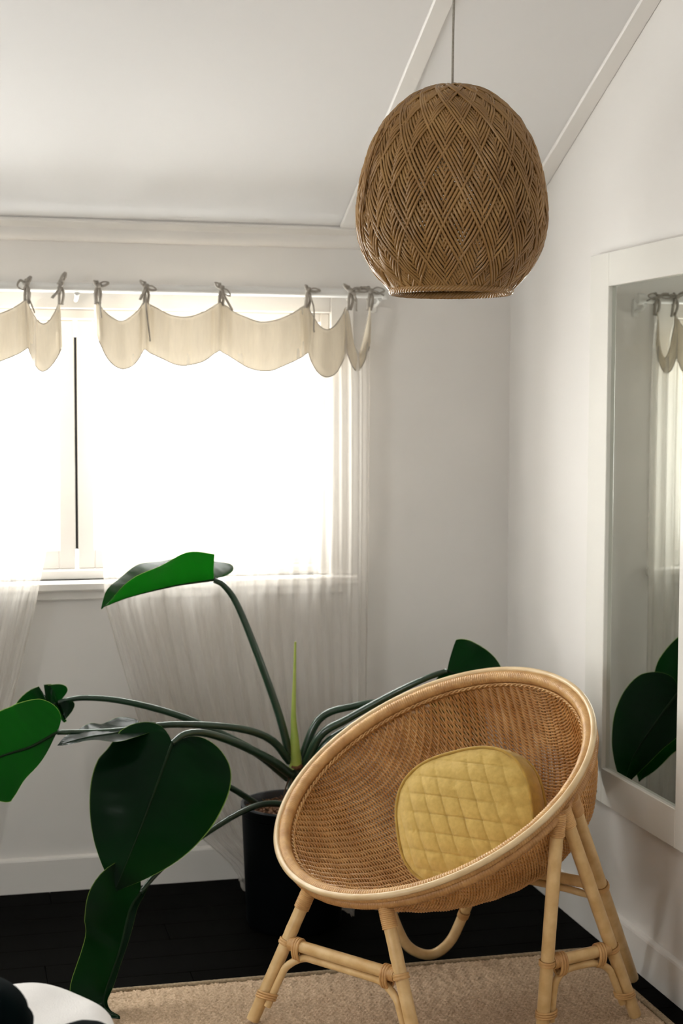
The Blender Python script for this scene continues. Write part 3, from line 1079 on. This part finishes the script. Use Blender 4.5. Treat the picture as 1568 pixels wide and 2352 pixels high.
def stretcher(a, b, za, zb, name='stretcher'):
    """horizontal cane between two legs, bound at both ends, with an arched brace under it"""
    def on(nm, z):
        t, m_, f_ = LEG[nm]
        return t + (f_ - t) * (z - t[2]) / (f_[2] - t[2])
    A, B = on(a, za), on(b, zb)
    d = unit(B - A)
    L = np.linalg.norm(B - A)
    s = np.linspace(0, 1, 20)[:, None]
    cane('stretcher', A + d * 0.006 + (B - A - d * 0.012) * s, 0.0145, nodes=(0.5,))
    dn = V3(0, 0, -1)
    for P_, sg, nm in ((A, 1, a), (B, -1, b)):
        wrap(P_ + d * sg * 0.014, P_ + d * sg * 0.045, 0.0175).build('joint_binding', 'cane_wrap', chair)
        t, m_, f_ = LEG[nm]
        ld = unit(f_ - t)
        wrap(P_ - ld * 0.007, P_ + ld * 0.007, LR + 0.0045, 2).build('joint_binding', 'cane_wrap', chair)
        # strap holding the brace
        q = P_ + d * sg * 0.040 + dn * 0.0095
        a_ = np.linspace(0, 2 * PI, 24, endpoint=False)
        side = unit(np.cross(d, dn))
        for off in (-0.007, 0.0, 0.007):
            st = q + d * off + (np.cos(a_)[:, None] * side * 0.0168 + np.sin(a_)[:, None] * dn * 0.0262)
            MB().tube(st, 0.0038, 6, closed=True).build('joint_binding', 'cane_wrap', chair)
    lo = 0.052
    la, lb = on(a, lo), on(b, lo)
    ia, ib = on(a, 0.12), on(b, 0.12)
    gap = LR + 0.0095
    up = dn * 0.024
    ctrl = [la + d * gap, (la + ia) / 2 + d * gap, ia + d * (gap + 0.001), on(a, za - 0.05) + d * (gap + 0.006),
            A + d * 0.052 + up * 1.15, A + d * 0.10 + up, A + d * (L * 0.5) + up, B - d * 0.10 + up, B - d * 0.052 + up * 1.15,
            on(b, zb - 0.05) - d * (gap + 0.006), ib - d * (gap + 0.001), (lb + ib) / 2 - d * gap, lb - d * gap]
    cane('arched_brace', smoothpath(ctrl, 90), 0.0092, 10)
    for l0, sg, nm in ((on(a, 0.075), 1, a), (on(b, 0.075), -1, b)):
        t, m_, f_ = LEG[nm]
        ld = unit(f_ - t)
        q = l0 + d * sg * 0.0093
        a_ = np.linspace(0, 2 * PI, 24, endpoint=False)
        side = unit(np.cross(d, ld))
        for off in (-0.006, 0.0, 0.006):
            st = q + ld * off + (np.cos(a_)[:, None] * side * 0.0172 + np.sin(a_)[:, None] * d * 0.0268)
            MB().tube(st, 0.0032, 6, closed=True).build('brace_binding', 'cane_wrap', chair)


stretcher('FL', 'FM', ZS, ZS)
stretcher('R', 'RR', ZS, ZS)
# far side: hoop leg touching the floor behind the chair, joined to the rear leg by a stretcher
E1 = WZ(1120, 1983, LEG['RE'][1][2])
hoop_px = [(868, 1990), (888, 2060), (908, 2120), (932, 2168), (965, 2190), (1000, 2190), (1035, 2160), (1062, 2105), (1085, 2045), (1112, 1975)]
HB = WZ(978, 2192, 0.014)
hp = [W(x, y, HB[1]) for x, y in hoop_px]
hp[-1] = E1 + V3(0.0, 0.0, 0.01)
hp[-2] = (hp[-2] * 0.5 + (hp[-3] * 0.5 + E1 * 0.5) * 0.5)
# carry both ends up to the shell
cane('hoop_leg', smoothpath(hp, 60), 0.0140)
wrap(hp[-3], hp[-3] + unit(hp[-2] - hp[-3]) * 0.02, 0.0165).build('joint_binding', 'cane_wrap', chair)
t, A, f_ = LEG['RE']
d = unit(E1 - A); L = np.linalg.norm(E1 - A)
s = np.linspace(0, 1, 20)[:, None]
cane('stretcher', A + d * 0.006 + (E1 - A) * s * 0.98, 0.0145)
wrap(A + d * 0.014, A + d * 0.045, 0.0175).build('joint_binding', 'cane_wrap', chair)
ld = unit(f_ - t)
wrap(A - ld * 0.008, A + ld * 0.008, LR + 0.0045, 2).build('joint_binding', 'cane_wrap', chair)
dn = V3(0, 0, -1)
lo = A + ld * 0.12
cane('arched_brace', smoothpath([lo + d * 0.026, A + ld * 0.06 + d * 0.03, A + d * 0.06 + dn * 0.027, A + d * 0.11 + dn * 0.024, A + d * (L * 0.6) + dn * 0.024, E1 - d * 0.02 + dn * 0.024], 40), 0.0092, 10)
tag(chair, 'round woven rattan tub chair on cane legs holding a mustard cushion', 'chair')

# ------------------------------------------------------------------ quilted cushion
cu = empty('quilted_cushion', (0, 0, 0))
CUC = CAM + ray(1080, 1878) * 3.82
cn = unit(V3(-0.70, -0.62, 0.33))
cxr = unit(np.cross(V3(0, 0, 1), cn)); cxr = cxr if cxr[0] > 0 else -cxr
cyu = np.cross(cn, cxr); cyu = cyu if cyu[2] > 0 else -cyu
rl = math.radians(20)
cX = cxr * math.cos(rl) + cyu * math.sin(rl)
cY = -cxr * math.sin(rl) + cyu * math.cos(rl)
CW, CHT, CT = 0.182, 0.156, 0.040


def outline(a, k=1.0):
    e = 2 / 2.7
    return np.stack([CW * k * np.sign(np.cos(a)) * np.abs(np.cos(a)) ** e, CHT * k * np.sign(np.sin(a)) * np.abs(np.sin(a)) ** e], -1)


nt_, nr_ = 220, 80
a = np.linspace(0, 2 * PI, nt_, endpoint=False)
k = np.linspace(0, 1, nr_)
K, A_ = np.meshgrid(k, a, indexing='ij')
XY = outline(A_, 1.0) * K[..., None]
# quilting: level lines and slanted lines
q = math.radians(18)
ux = XY[..., 0] * math.cos(q) - XY[..., 1] * math.sin(q)
uy = XY[..., 0] * math.sin(q) + XY[..., 1] * math.cos(q)
sp = 0.0445
l1 = np.abs((uy / sp + 0.15) % 1 - 0.5)
th2 = math.radians(-62)
l2c = ux * math.sin(th2) - uy * math.cos(th2)
l2 = np.abs((l2c / 0.043 + 0.3) % 1 - 0.5)
th3 = math.radians(58)
l3c = ux * math.sin(th3) - uy * math.cos(th3)
gro = lambda l, w: np.exp(-((0.5 - l) / w) ** 2)
puff = (1 - gro(l1, 0.28)) * 0.5 + (1 - gro(l2, 0.28)) * 0.5
hq = 0.0048 * puff - 0.0035 * gro(l1, 0.035) - 0.0030 * gro(l2, 0.035)
dome = 0.026 * (1 - K ** 3)
wr = 0.0022 * np.sin(A_ * 17 + 2 * np.sin(A_ * 5)) * K ** 4 * (0.4 + 0.6 * (np.sin(A_ - 4.0) > 0))
hz = CT + dome + hq * (1 - K ** 8) + wr
F3 = lambda xy, h: CUC + xy[..., 0:1] * cX + xy[..., 1:2] * cY + h[..., None] * cn
MB().grid(F3(XY, hz), close_v=True).build('quilted_front', 'mustard', cu)
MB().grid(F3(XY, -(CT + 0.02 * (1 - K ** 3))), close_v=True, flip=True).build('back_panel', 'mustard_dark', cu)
hh = np.linspace(-CT, CT, 14)
H2, A2 = np.meshgrid(hh, a, indexing='ij')
bul = 1 + 0.045 * (1 - (H2 / CT) ** 2) + 0.006 * np.sin(A2 * 34 + 3 * np.sin(A2 * 7)) * (1 - (H2 / CT) ** 2)
G = outline(A2, 1.0) * bul[..., None]
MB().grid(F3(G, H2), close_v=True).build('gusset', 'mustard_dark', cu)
for sg in (1, -1):
    pl = outline(a, 1.012)
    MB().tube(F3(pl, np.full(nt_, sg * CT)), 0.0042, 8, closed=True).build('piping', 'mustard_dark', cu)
tag(cu, 'mustard yellow quilted cushion with piped edge lying in the rattan chair', 'cushion')

# ------------------------------------------------------------------ pot
PC = W(675, 1845, -0.46)
PR, PZ = 0.152, PC[2] + 0.004
pot = empty('plant_pot', (PC[0], PC[1], 0))
pf = [(0.0, 0.001), (PR * 0.86, 0.001), (PR * 0.90, 0.012), (PR * 0.985, PZ - 0.03), (PR, PZ - 0.028), (PR * 1.005, PZ - 0.004)]
MB().lathe(pf, (PC[0], PC[1], 0), 72).build('pot_body', 'pot_charcoal', pot, angle=35)
MB().lathe([(PR * 1.005, PZ - 0.004), (PR, PZ), (PR * 0.95, PZ), (PR * 0.935, PZ - 0.004), (PR * 0.92, PZ - 0.06)], (PC[0], PC[1], 0), 72).build('pot_rim', 'pot_rim', pot, angle=35)
MB().lathe([(PR * 0.925, PZ - 0.032), (PR * 0.5, PZ - 0.024), (0.0, PZ - 0.02)], (PC[0], PC[1], 0), 48).build('soil', 'coir', pot)
ch = MB()
for k in range(420):
    r = PR * 0.9 * math.sqrt(random.random()); a0 = random.uniform(0, 2 * PI)
    c = V3(PC[0] + r * math.cos(a0), PC[1] + r * math.sin(a0), PZ - 0.026 + random.uniform(0, 0.01))
    d = unit(V3(random.uniform(-1, 1), random.uniform(-1, 1), random.uniform(-0.4, 0.4)))
    l = random.uniform(0.006, 0.018)
    ch.tube([c - d * l, c, c + d * l], [0.001, random.uniform(0.0015, 0.004), 0.001], 5)
tag(ch.build('coir_chips', 'coir', pot), kind='stuff')
tag(pot, 'tall charcoal black plant pot with coir mulch behind the chair', 'pot')

# ------------------------------------------------------------------ the big plant
plant = empty('philodendron', (PC[0], PC[1], PZ - 0.03))
CRW = W(678, 1748, -0.50)       # crown where the leaf stalks part


def halfoutline(n=70):
    pts = np.array([(0.0, 0.004), (-0.05, 0.035), (-0.115, 0.105), (-0.125, 0.20), (-0.075, 0.30), (0.03, 0.385), (0.16, 0.425), (0.30, 0.425),
                    (0.45, 0.395), (0.60, 0.335), (0.74, 0.25), (0.86, 0.150), (0.945, 0.060), (1.0, 0.0)])
    P = smoothpath(np.c_[pts, np.zeros(len(pts))], n)
    return P[:, 0], np.maximum(P[:, 1], 0)


def leaf(ctrl, side0, side1, width=1.0, fold=(0.2, 0.2), droop=(0.3, 0.3), wave=0.012, young=False, lobes=1.0, nb=70, nj=16, seed=0, stalk=None, stalk_r=(0.0085, 0.0055), tipcurl=0.0, widths=None):
    """ctrl: midrib control points (base..tip); side0/side1: sideways direction at base/tip;
    fold: upward fold of the two halves (rad); droop: outward curvature"""
    mid = smoothpath(ctrl, 80)
    seg = np.r_[0, np.cumsum(np.linalg.norm(np.diff(mid, axis=0), axis=1))]
    L = seg[-1]
    tt = seg / L
    def pos(x):
        return np.stack([np.interp(x, tt, mid[:, i]) for i in range(3)], -1) + np.where(x < 0, x * L, 0)[..., None] * unit(mid[3] - mid[0])
    def tan(x):
        e = 0.02
        d = pos(np.clip(x, 0, 1 - e) + e) - pos(np.clip(x, 0, 1 - e) - 0.0)
        return d / (np.linalg.norm(d, axis=-1)[..., None] + 1e-12)
    bx, by = halfoutline(nb)
    bx0 = bx
    lobes = lobes if isinstance(lobes, tuple) else (lobes, lobes)
    lv = MB()
    ph = seed * 1.7
    for sgn, fo, dr in ((1, fold[0], droop[0]), (-1, fold[1], droop[1])):
        q_ = 0 if sgn > 0 else 1
        bx = np.where(bx0 < 0, bx0 * max(lobes[q_], 0), bx0)
        bx = bx + max(-lobes[q_], 0) * (1 - np.clip(bx, 0, 1)) ** 2 * np.clip(by / 0.42, 0, 1)
        wsc = width * (widths[q_] if widths else 1)
        m = np.clip((bx + 0.02) * 1.02 - 0.16 * np.clip(bx, 0, 1) * (1 - np.clip(bx, 0, 1)) * 2, 0, 1)
        j = np.r_[np.linspace(0, 0.982, nj - 1), 1.0]
        X = m[:, None] + (bx - m)[:, None] * j[None, :]
        Y = by[:, None] * j[None, :] * wsc
        xc = np.clip(X, 0, 1)[..., None]
        T = tan(X)
        S = unit_rows(side0 * (1 - xc) + side1 * xc)
        S = S - T * np.sum(S * T, -1)[..., None]; S = unit_rows(S)
        Nn = np.cross(T, S)
        r = Y * L
        k = dr / 0.4 / L
        # bend along the half: angle fo at the midrib turning by droop
        ang = fo - k * r
        out = np.where(abs(k) < 1e-6, r * np.cos(fo), (np.sin(fo) - np.sin(fo - k * r)) / (k if abs(k) > 1e-6 else 1))
        up = np.where(abs(k) < 1e-6, r * np.sin(fo), (np.cos(fo - k * r) - np.cos(fo)) / (k if abs(k) > 1e-6 else 1))
        und = wave * L * (j[None, :] ** 2) * np.sin(7.5 * X * 2 + ph + sgn) + 0.0016 * np.sin(X * 62 - j[None, :] * 9) * j[None, :] * (1 - j[None, :])
        P = pos(X) + sgn * out[..., None] * S + (up + und)[..., None] * Nn
        P[..., 2] += -tipcurl * L * np.clip(X, 0, 1) ** 4
        att = (j[None, :] > 0.99) * np.ones_like(X)
        lv.grid(P, flip=(sgn < 0), att=att)
    o = lv.build('leaf', 'leaf_young' if young else 'leaf', plant, attname='leaf_margin')
    x = np.linspace(0, 0.97, 40)
    Nb = np.cross(tan(x), unit_rows(side0 * (1 - x[:, None]) + side1 * x[:, None]))
    mp_ = pos(x); mp_[:, 2] += -tipcurl * L * x ** 4
    MB().tube(mp_ + Nb * 0.0006, np.linspace(0.0042, 0.0008, 40), 7).build('midrib', 'midrib', o)
    if stalk is not None:
        sp_ = smoothpath(stalk, 44)
        MB().tube(sp_, np.linspace(stalk_r[0], stalk_r[1], 44), 10).build('leaf_stalk', 'petiole', o)
    return o


def unit_rows(a):
    return a / (np.linalg.norm(a, axis=-1)[..., None] + 1e-12)


UP = V3(0, 0, 1)
FR = V3(-0.25, -0.97, 0)          # toward the room
# upright leaf against the curtain
b = W(491, 1332, -0.47)
leaf([b, W(400, 1346, -0.50), W(300, 1371, -0.54), W(232, 1397, -0.57)], V3(0.05, -1, 0.1), V3(0.15, -1, 0.0), 1.0, (0.74, 0.62), (0.16, 0.22), 0.012, True, (-0.10, 1.9), seed=1,
     stalk=[CRW + V3(-0.012, 0, 0.0), W(640, 1640, -0.49), W(590, 1500, -0.48), W(545, 1390, -0.47), W(515, 1346, -0.47), b], stalk_r=(0.0125, 0.0075))
# big dark leaf hanging in front
b = W(396, 1706, -0.76)
leaf([b, W(365, 1790, -0.80), W(318, 1915, -0.83), W(263, 2048, -0.84)], V3(1, -0.1, 0.25), V3(1, -0.1, 0.3), 1.06, (-0.12, -0.12), (0.22, 0.30), 0.012, False, 0.75, seed=2,
     stalk=[CRW + V3(-0.015, -0.01, -0.035), W(620, 1745, -0.56), W(540, 1706, -0.65), W(470, 1684, -0.72), W(425, 1686, -0.75), b], stalk_r=(0.014, 0.0075))
# bright leaf at the left edge
b = W(131, 1682, -0.66)
leaf([b, W(70, 1715, -0.67), W(0, 1738, -0.68), W(-150, 1800, -0.70)], V3(-0.2, -0.25, -1), V3(-0.2, -0.15, -1), 0.82, (0.1, 0.05), (0.1, 0.1), 0.014, True, (-0.50, 0.7), seed=3,
     stalk=[CRW + V3(-0.016, 0, 0.0), W(620, 1698, -0.53), W(540, 1672, -0.57), W(400, 1664, -0.61), W(260, 1679, -0.64), b], stalk_r=(0.0125, 0.0070))
# leaf behind it
b = W(134, 1613, -0.46)
leaf([b, W(90, 1640, -0.44), W(30, 1720, -0.42), W(-40, 1850, -0.40)], V3(0.75, -0.3, 0.45), V3(0.7, -0.5, 0.3), 0.42, (0.35, 0.35), (0.2, 0.2), 0.02, False, 0.9, seed=4,
     stalk=[CRW + V3(-0.018, 0.01, -0.05), W(590, 1730, -0.51), W(500, 1682, -0.50), W(400, 1640, -0.49), W(280, 1610, -0.48), W(190, 1603, -0.47), b], stalk_r=(0.0130, 0.0070))
# narrow leaf seen edge-on between them
b = W(318, 1664, -0.62)
leaf([b, W(270, 1683, -0.66), W(200, 1694, -0.70), W(132, 1711, -0.73)], V3(0.1, -1, -0.06), V3(0.1, -1, -0.04), 0.85, (0.12, 0.15), (0.15, 0.1), 0.012, False, 0.6, seed=5,
     stalk=[W(588, 1846, -0.46), W(545, 1818, -0.50), W(480, 1780, -0.54), W(400, 1715, -0.58), b], stalk_r=(0.0100, 0.0060))
# low leaf hanging to the floor
b = W(322, 2050, -0.80)
leaf([b, W(298, 2090, -0.84), W(275, 2180, -0.92), W(238, 2300, -1.02), W(276, 2338, -1.16)], V3(0.75, 0.65, 0.1), V3(0.75, 0.65, 0.0), 0.62, (0.7, 0.1), (0.2, 0.2), 0.008, False, 0.5, seed=6,
     stalk=[V3(PC[0] + 0.03, PC[1], PZ - 0.03), W(630, 1846, -0.52), W(560, 1862, -0.58), W(450, 1930, -0.68), W(370, 1996, -0.76), b], stalk_r=(0.0105, 0.0062), widths=(0.14, 1.05))
# leaf rising behind the chair back
b = W(1026, 1541, -0.68)
leaf([b, W(1070, 1560, -0.68), W(1120, 1585, -0.68), W(1172, 1628, -0.67)], V3(-0.05, 0.1, 1), V3(0.2, 0.1, 1), 1.15, (-0.1, -0.2), (0.30, 0.3), 0.012, False, (0.12, 0.6), seed=7,
     stalk=[CRW + V3(0.02, -0.01, -0.03), W(735, 1690, -0.55), W(800, 1650, -0.58), W(900, 1595, -0.63), W(975, 1559, -0.67), b], stalk_r=(0.0135, 0.0075))
# leaf beside the mirror, mostly hidden by the chair
b = V3(-0.245, -0.800, 0.69)
leaf([b, V3(-0.165, -0.835, 0.62), V3(-0.085, -0.86, 0.53), V3(-0.052, -0.862, 0.435)], V3(0.35, 0.80, 0.75), V3(0.25, 0.95, 0.2), 1.0, (-0.1, -0.15), (0.25, 0.25), 0.012, False, 0.8, seed=8, widths=(1.0, 0.5),
     stalk=[CRW + V3(0.018, 0.01, 0.0), W(735, 1650, -0.50), W(820, 1620, -0.52), W(930, 1602, -0.56), V3(-0.42, -0.70, 0.73), b], stalk_r=(0.0125, 0.0070))
# another stalk running behind the chair
b = W(985, 1640, -0.58)
leaf([b, W(1030, 1690, -0.55), W(1060, 1750, -0.50), W(1080, 1820, -0.47)], V3(0.7, -0.3, 0.5), V3(0.7, -0.3, 0.3), 0.8, (0.0, 0.0), (0.25, 0.25), 0.012, False, 0.8, seed=9,
     stalk=[CRW + V3(0.022, -0.015, -0.05), W(745, 1712, -0.55), W(800, 1672, -0.56), W(870, 1636, -0.57), W(930, 1618, -0.57), b], stalk_r=(0.0125, 0.0065))
# new leaf still rolled in its sheath
sp_ = smoothpath([CRW + V3(0.0, -0.008, -0.02), W(676, 1690, -0.50), W(674, 1640, -0.50), W(676, 1560, -0.50), W(678, 1474, -0.50)], 40)
MB().tube(sp_, np.interp(np.linspace(0, 1, 40), [0, 0.15, 0.3, 0.5, 0.8, 1], [0.0200, 0.0145, 0.0100, 0.0072, 0.0042, 0.0030]), 12).build('rolled_new_leaf', 'spike', plant)
# stem and sheaths
MB().tube(smoothpath([V3(PC[0] + 0.01, PC[1] - 0.0, PZ - 0.05), W(688, 1810, -0.49), CRW + V3(0.005, 0, -0.005)], 24),
          np.interp(np.linspace(0, 1, 24), [0, 0.5, 1], [0.034, 0.036, 0.024]), 14).build('stem', 'petiole', plant)
MB().tube(smoothpath([CRW + V3(-0.012, -0.016, -0.012), CRW + V3(0.0, -0.026, -0.015), CRW + V3(0.014, -0.02, -0.01)], 10), 0.006, 8).build('leaf_scar', 'coir', plant)
rt_ = MB()
for k, (dx, dy) in enumerate(((-0.03, -0.02), (-0.015, -0.04), (0.02, -0.04))):
    p0 = W(672, 1800, -0.51)
    rt_.tube(smoothpath([p0 + V3(dx * 0.4, dy * 0.4, 0.02), p0 + V3(dx, dy, -0.03), V3(PC[0] + dx * 1.4, PC[1] - 0.05 + dy, PZ - 0.024)], 14), 0.0022, 6)
rt_.build('aerial_root', 'bark', plant)
tag(plant, 'large dark green philodendron with long arching stalks in the black pot', 'plant')

# ------------------------------------------------------------------ bed corner in the foreground
bed = empty('bed', (-2.2, -3.3, 0))
BX1, BY1, BZ = -1.512, -2.215, 0.55


def rounded_slab(x0, x1, y0, y1, z0, z1, rc, rz, nz=10, n=18):
    """cushiony slab: plan corners rounded by rc, top edge by rz"""
    def outline_(ins):
        pts = []
        for cx, cy, a0 in ((x1 - rc, y1 - rc, 0), (x0 + rc, y1 - rc, PI / 2), (x0 + rc, y0 + rc, PI), (x1 - rc, y0 + rc, 1.5 * PI)):
            for a in np.linspace(a0, a0 + PI / 2, n):
                pts.append((cx + max(rc - ins, 0.001) * math.cos(a), cy + max(rc - ins, 0.001) * math.sin(a)))
        return np.array(pts)
    rows = []
    for zz, ins in [(z0, 0.01), (z0 + 0.01, 0.0)] + [(z1 - rz + rz * math.sin(a), rz * (1 - math.cos(a))) for a in np.linspace(0, PI / 2, nz)]:
        o = outline_(ins)
        rows.append(np.c_[o, np.full(len(o), zz)])
    last = rows[-1]
    cen = np.array([(x0 + x1) / 2, (y0 + y1) / 2, z1 + 0.006])
    for k in (0.85, 0.5, 0.1):
        rows.append(np.c_[cen[:2] + (last[:, :2] - cen[:2]) * k, np.full(len(last), z1 + 0.006 * (1 - k))])
    return np.array(rows)


P = rounded_slab(-3.1, BX1, -4.3, BY1, 0.20, BZ, 0.16, 0.045)
wv = 0.004 * np.sin(P[..., 0] * 17 + P[..., 1] * 9) + 0.003 * np.sin(P[..., 0] * 31 - P[..., 1] * 23)
P[..., 2] += wv * (P[..., 2] > 0.45)
MB().grid(P, close_v=True, flip=True).build('duvet', 'linen_bed', bed)
MB().box((-3.06, -4.26, 0.10), (BX1 - 0.05, BY1 - 0.05, 0.22), 0.02).build('base', 'linen_bed', bed, smooth=False)
for lx in (-3.0, BX1 - 0.13):
    for ly in (-4.2, BY1 - 0.13):
        MB().lathe([(0.0, 0.0005), (0.022, 0.0005), (0.03, 0.11), (0, 0.11)], (lx, ly, 0), 16).build('leg', 'floor_wood', bed, angle=40)
tag(bed, 'corner of a bed with white linen in the bottom left foreground', 'bed')


def bed_cushion(cen, ax, name, label):
    e = empty(name, tuple(cen))
    n1, n2 = 40, 20
    a = np.linspace(0, 2 * PI, n1, endpoint=False)
    for sg, nm in ((1, 'cover'), (-1, 'underside')):
        k = np.linspace(0, 1, n2)
        K, A = np.meshgrid(k, a, indexing='ij')
        h = ax[2] * np.sqrt(np.clip(1 - K ** 2.4, 0, 1)) * sg
        P = np.stack([cen[0] + ax[0] * K * np.cos(A), cen[1] + ax[1] * K * np.sin(A), cen[2] + h + 0.003 * np.sin(A * 9) * K ** 3 * (1 - K)], -1)
        MB().grid(P, close_v=True, flip=sg < 0).build(nm, 'teal_velvet', e)
    MB().tube(np.stack([cen[0] + ax[0] * 1.005 * np.cos(a), cen[1] + ax[1] * 1.005 * np.sin(a), np.full(n1, cen[2])], 1), 0.004, 6, closed=True).build('piping', 'teal_velvet', e)
    tag(e, label, 'cushion', 'dark cushions on the bed')


c1 = WZ(-45, 2330, 0.62)
bed_cushion(c1 + V3(-0.012, -0.03, 0.0), (0.082, 0.10, 0.060), 'round_cushion', 'very dark teal round cushion on the bed at the left edge of the photo')
c2 = WZ(190, 2388, 0.575)
bed_cushion(V3(c2[0], c2[1] - 0.035, 0.585), (0.048, 0.06, 0.022), 'round_cushion', 'sliver of dark teal cushion on the bed at the bottom edge')
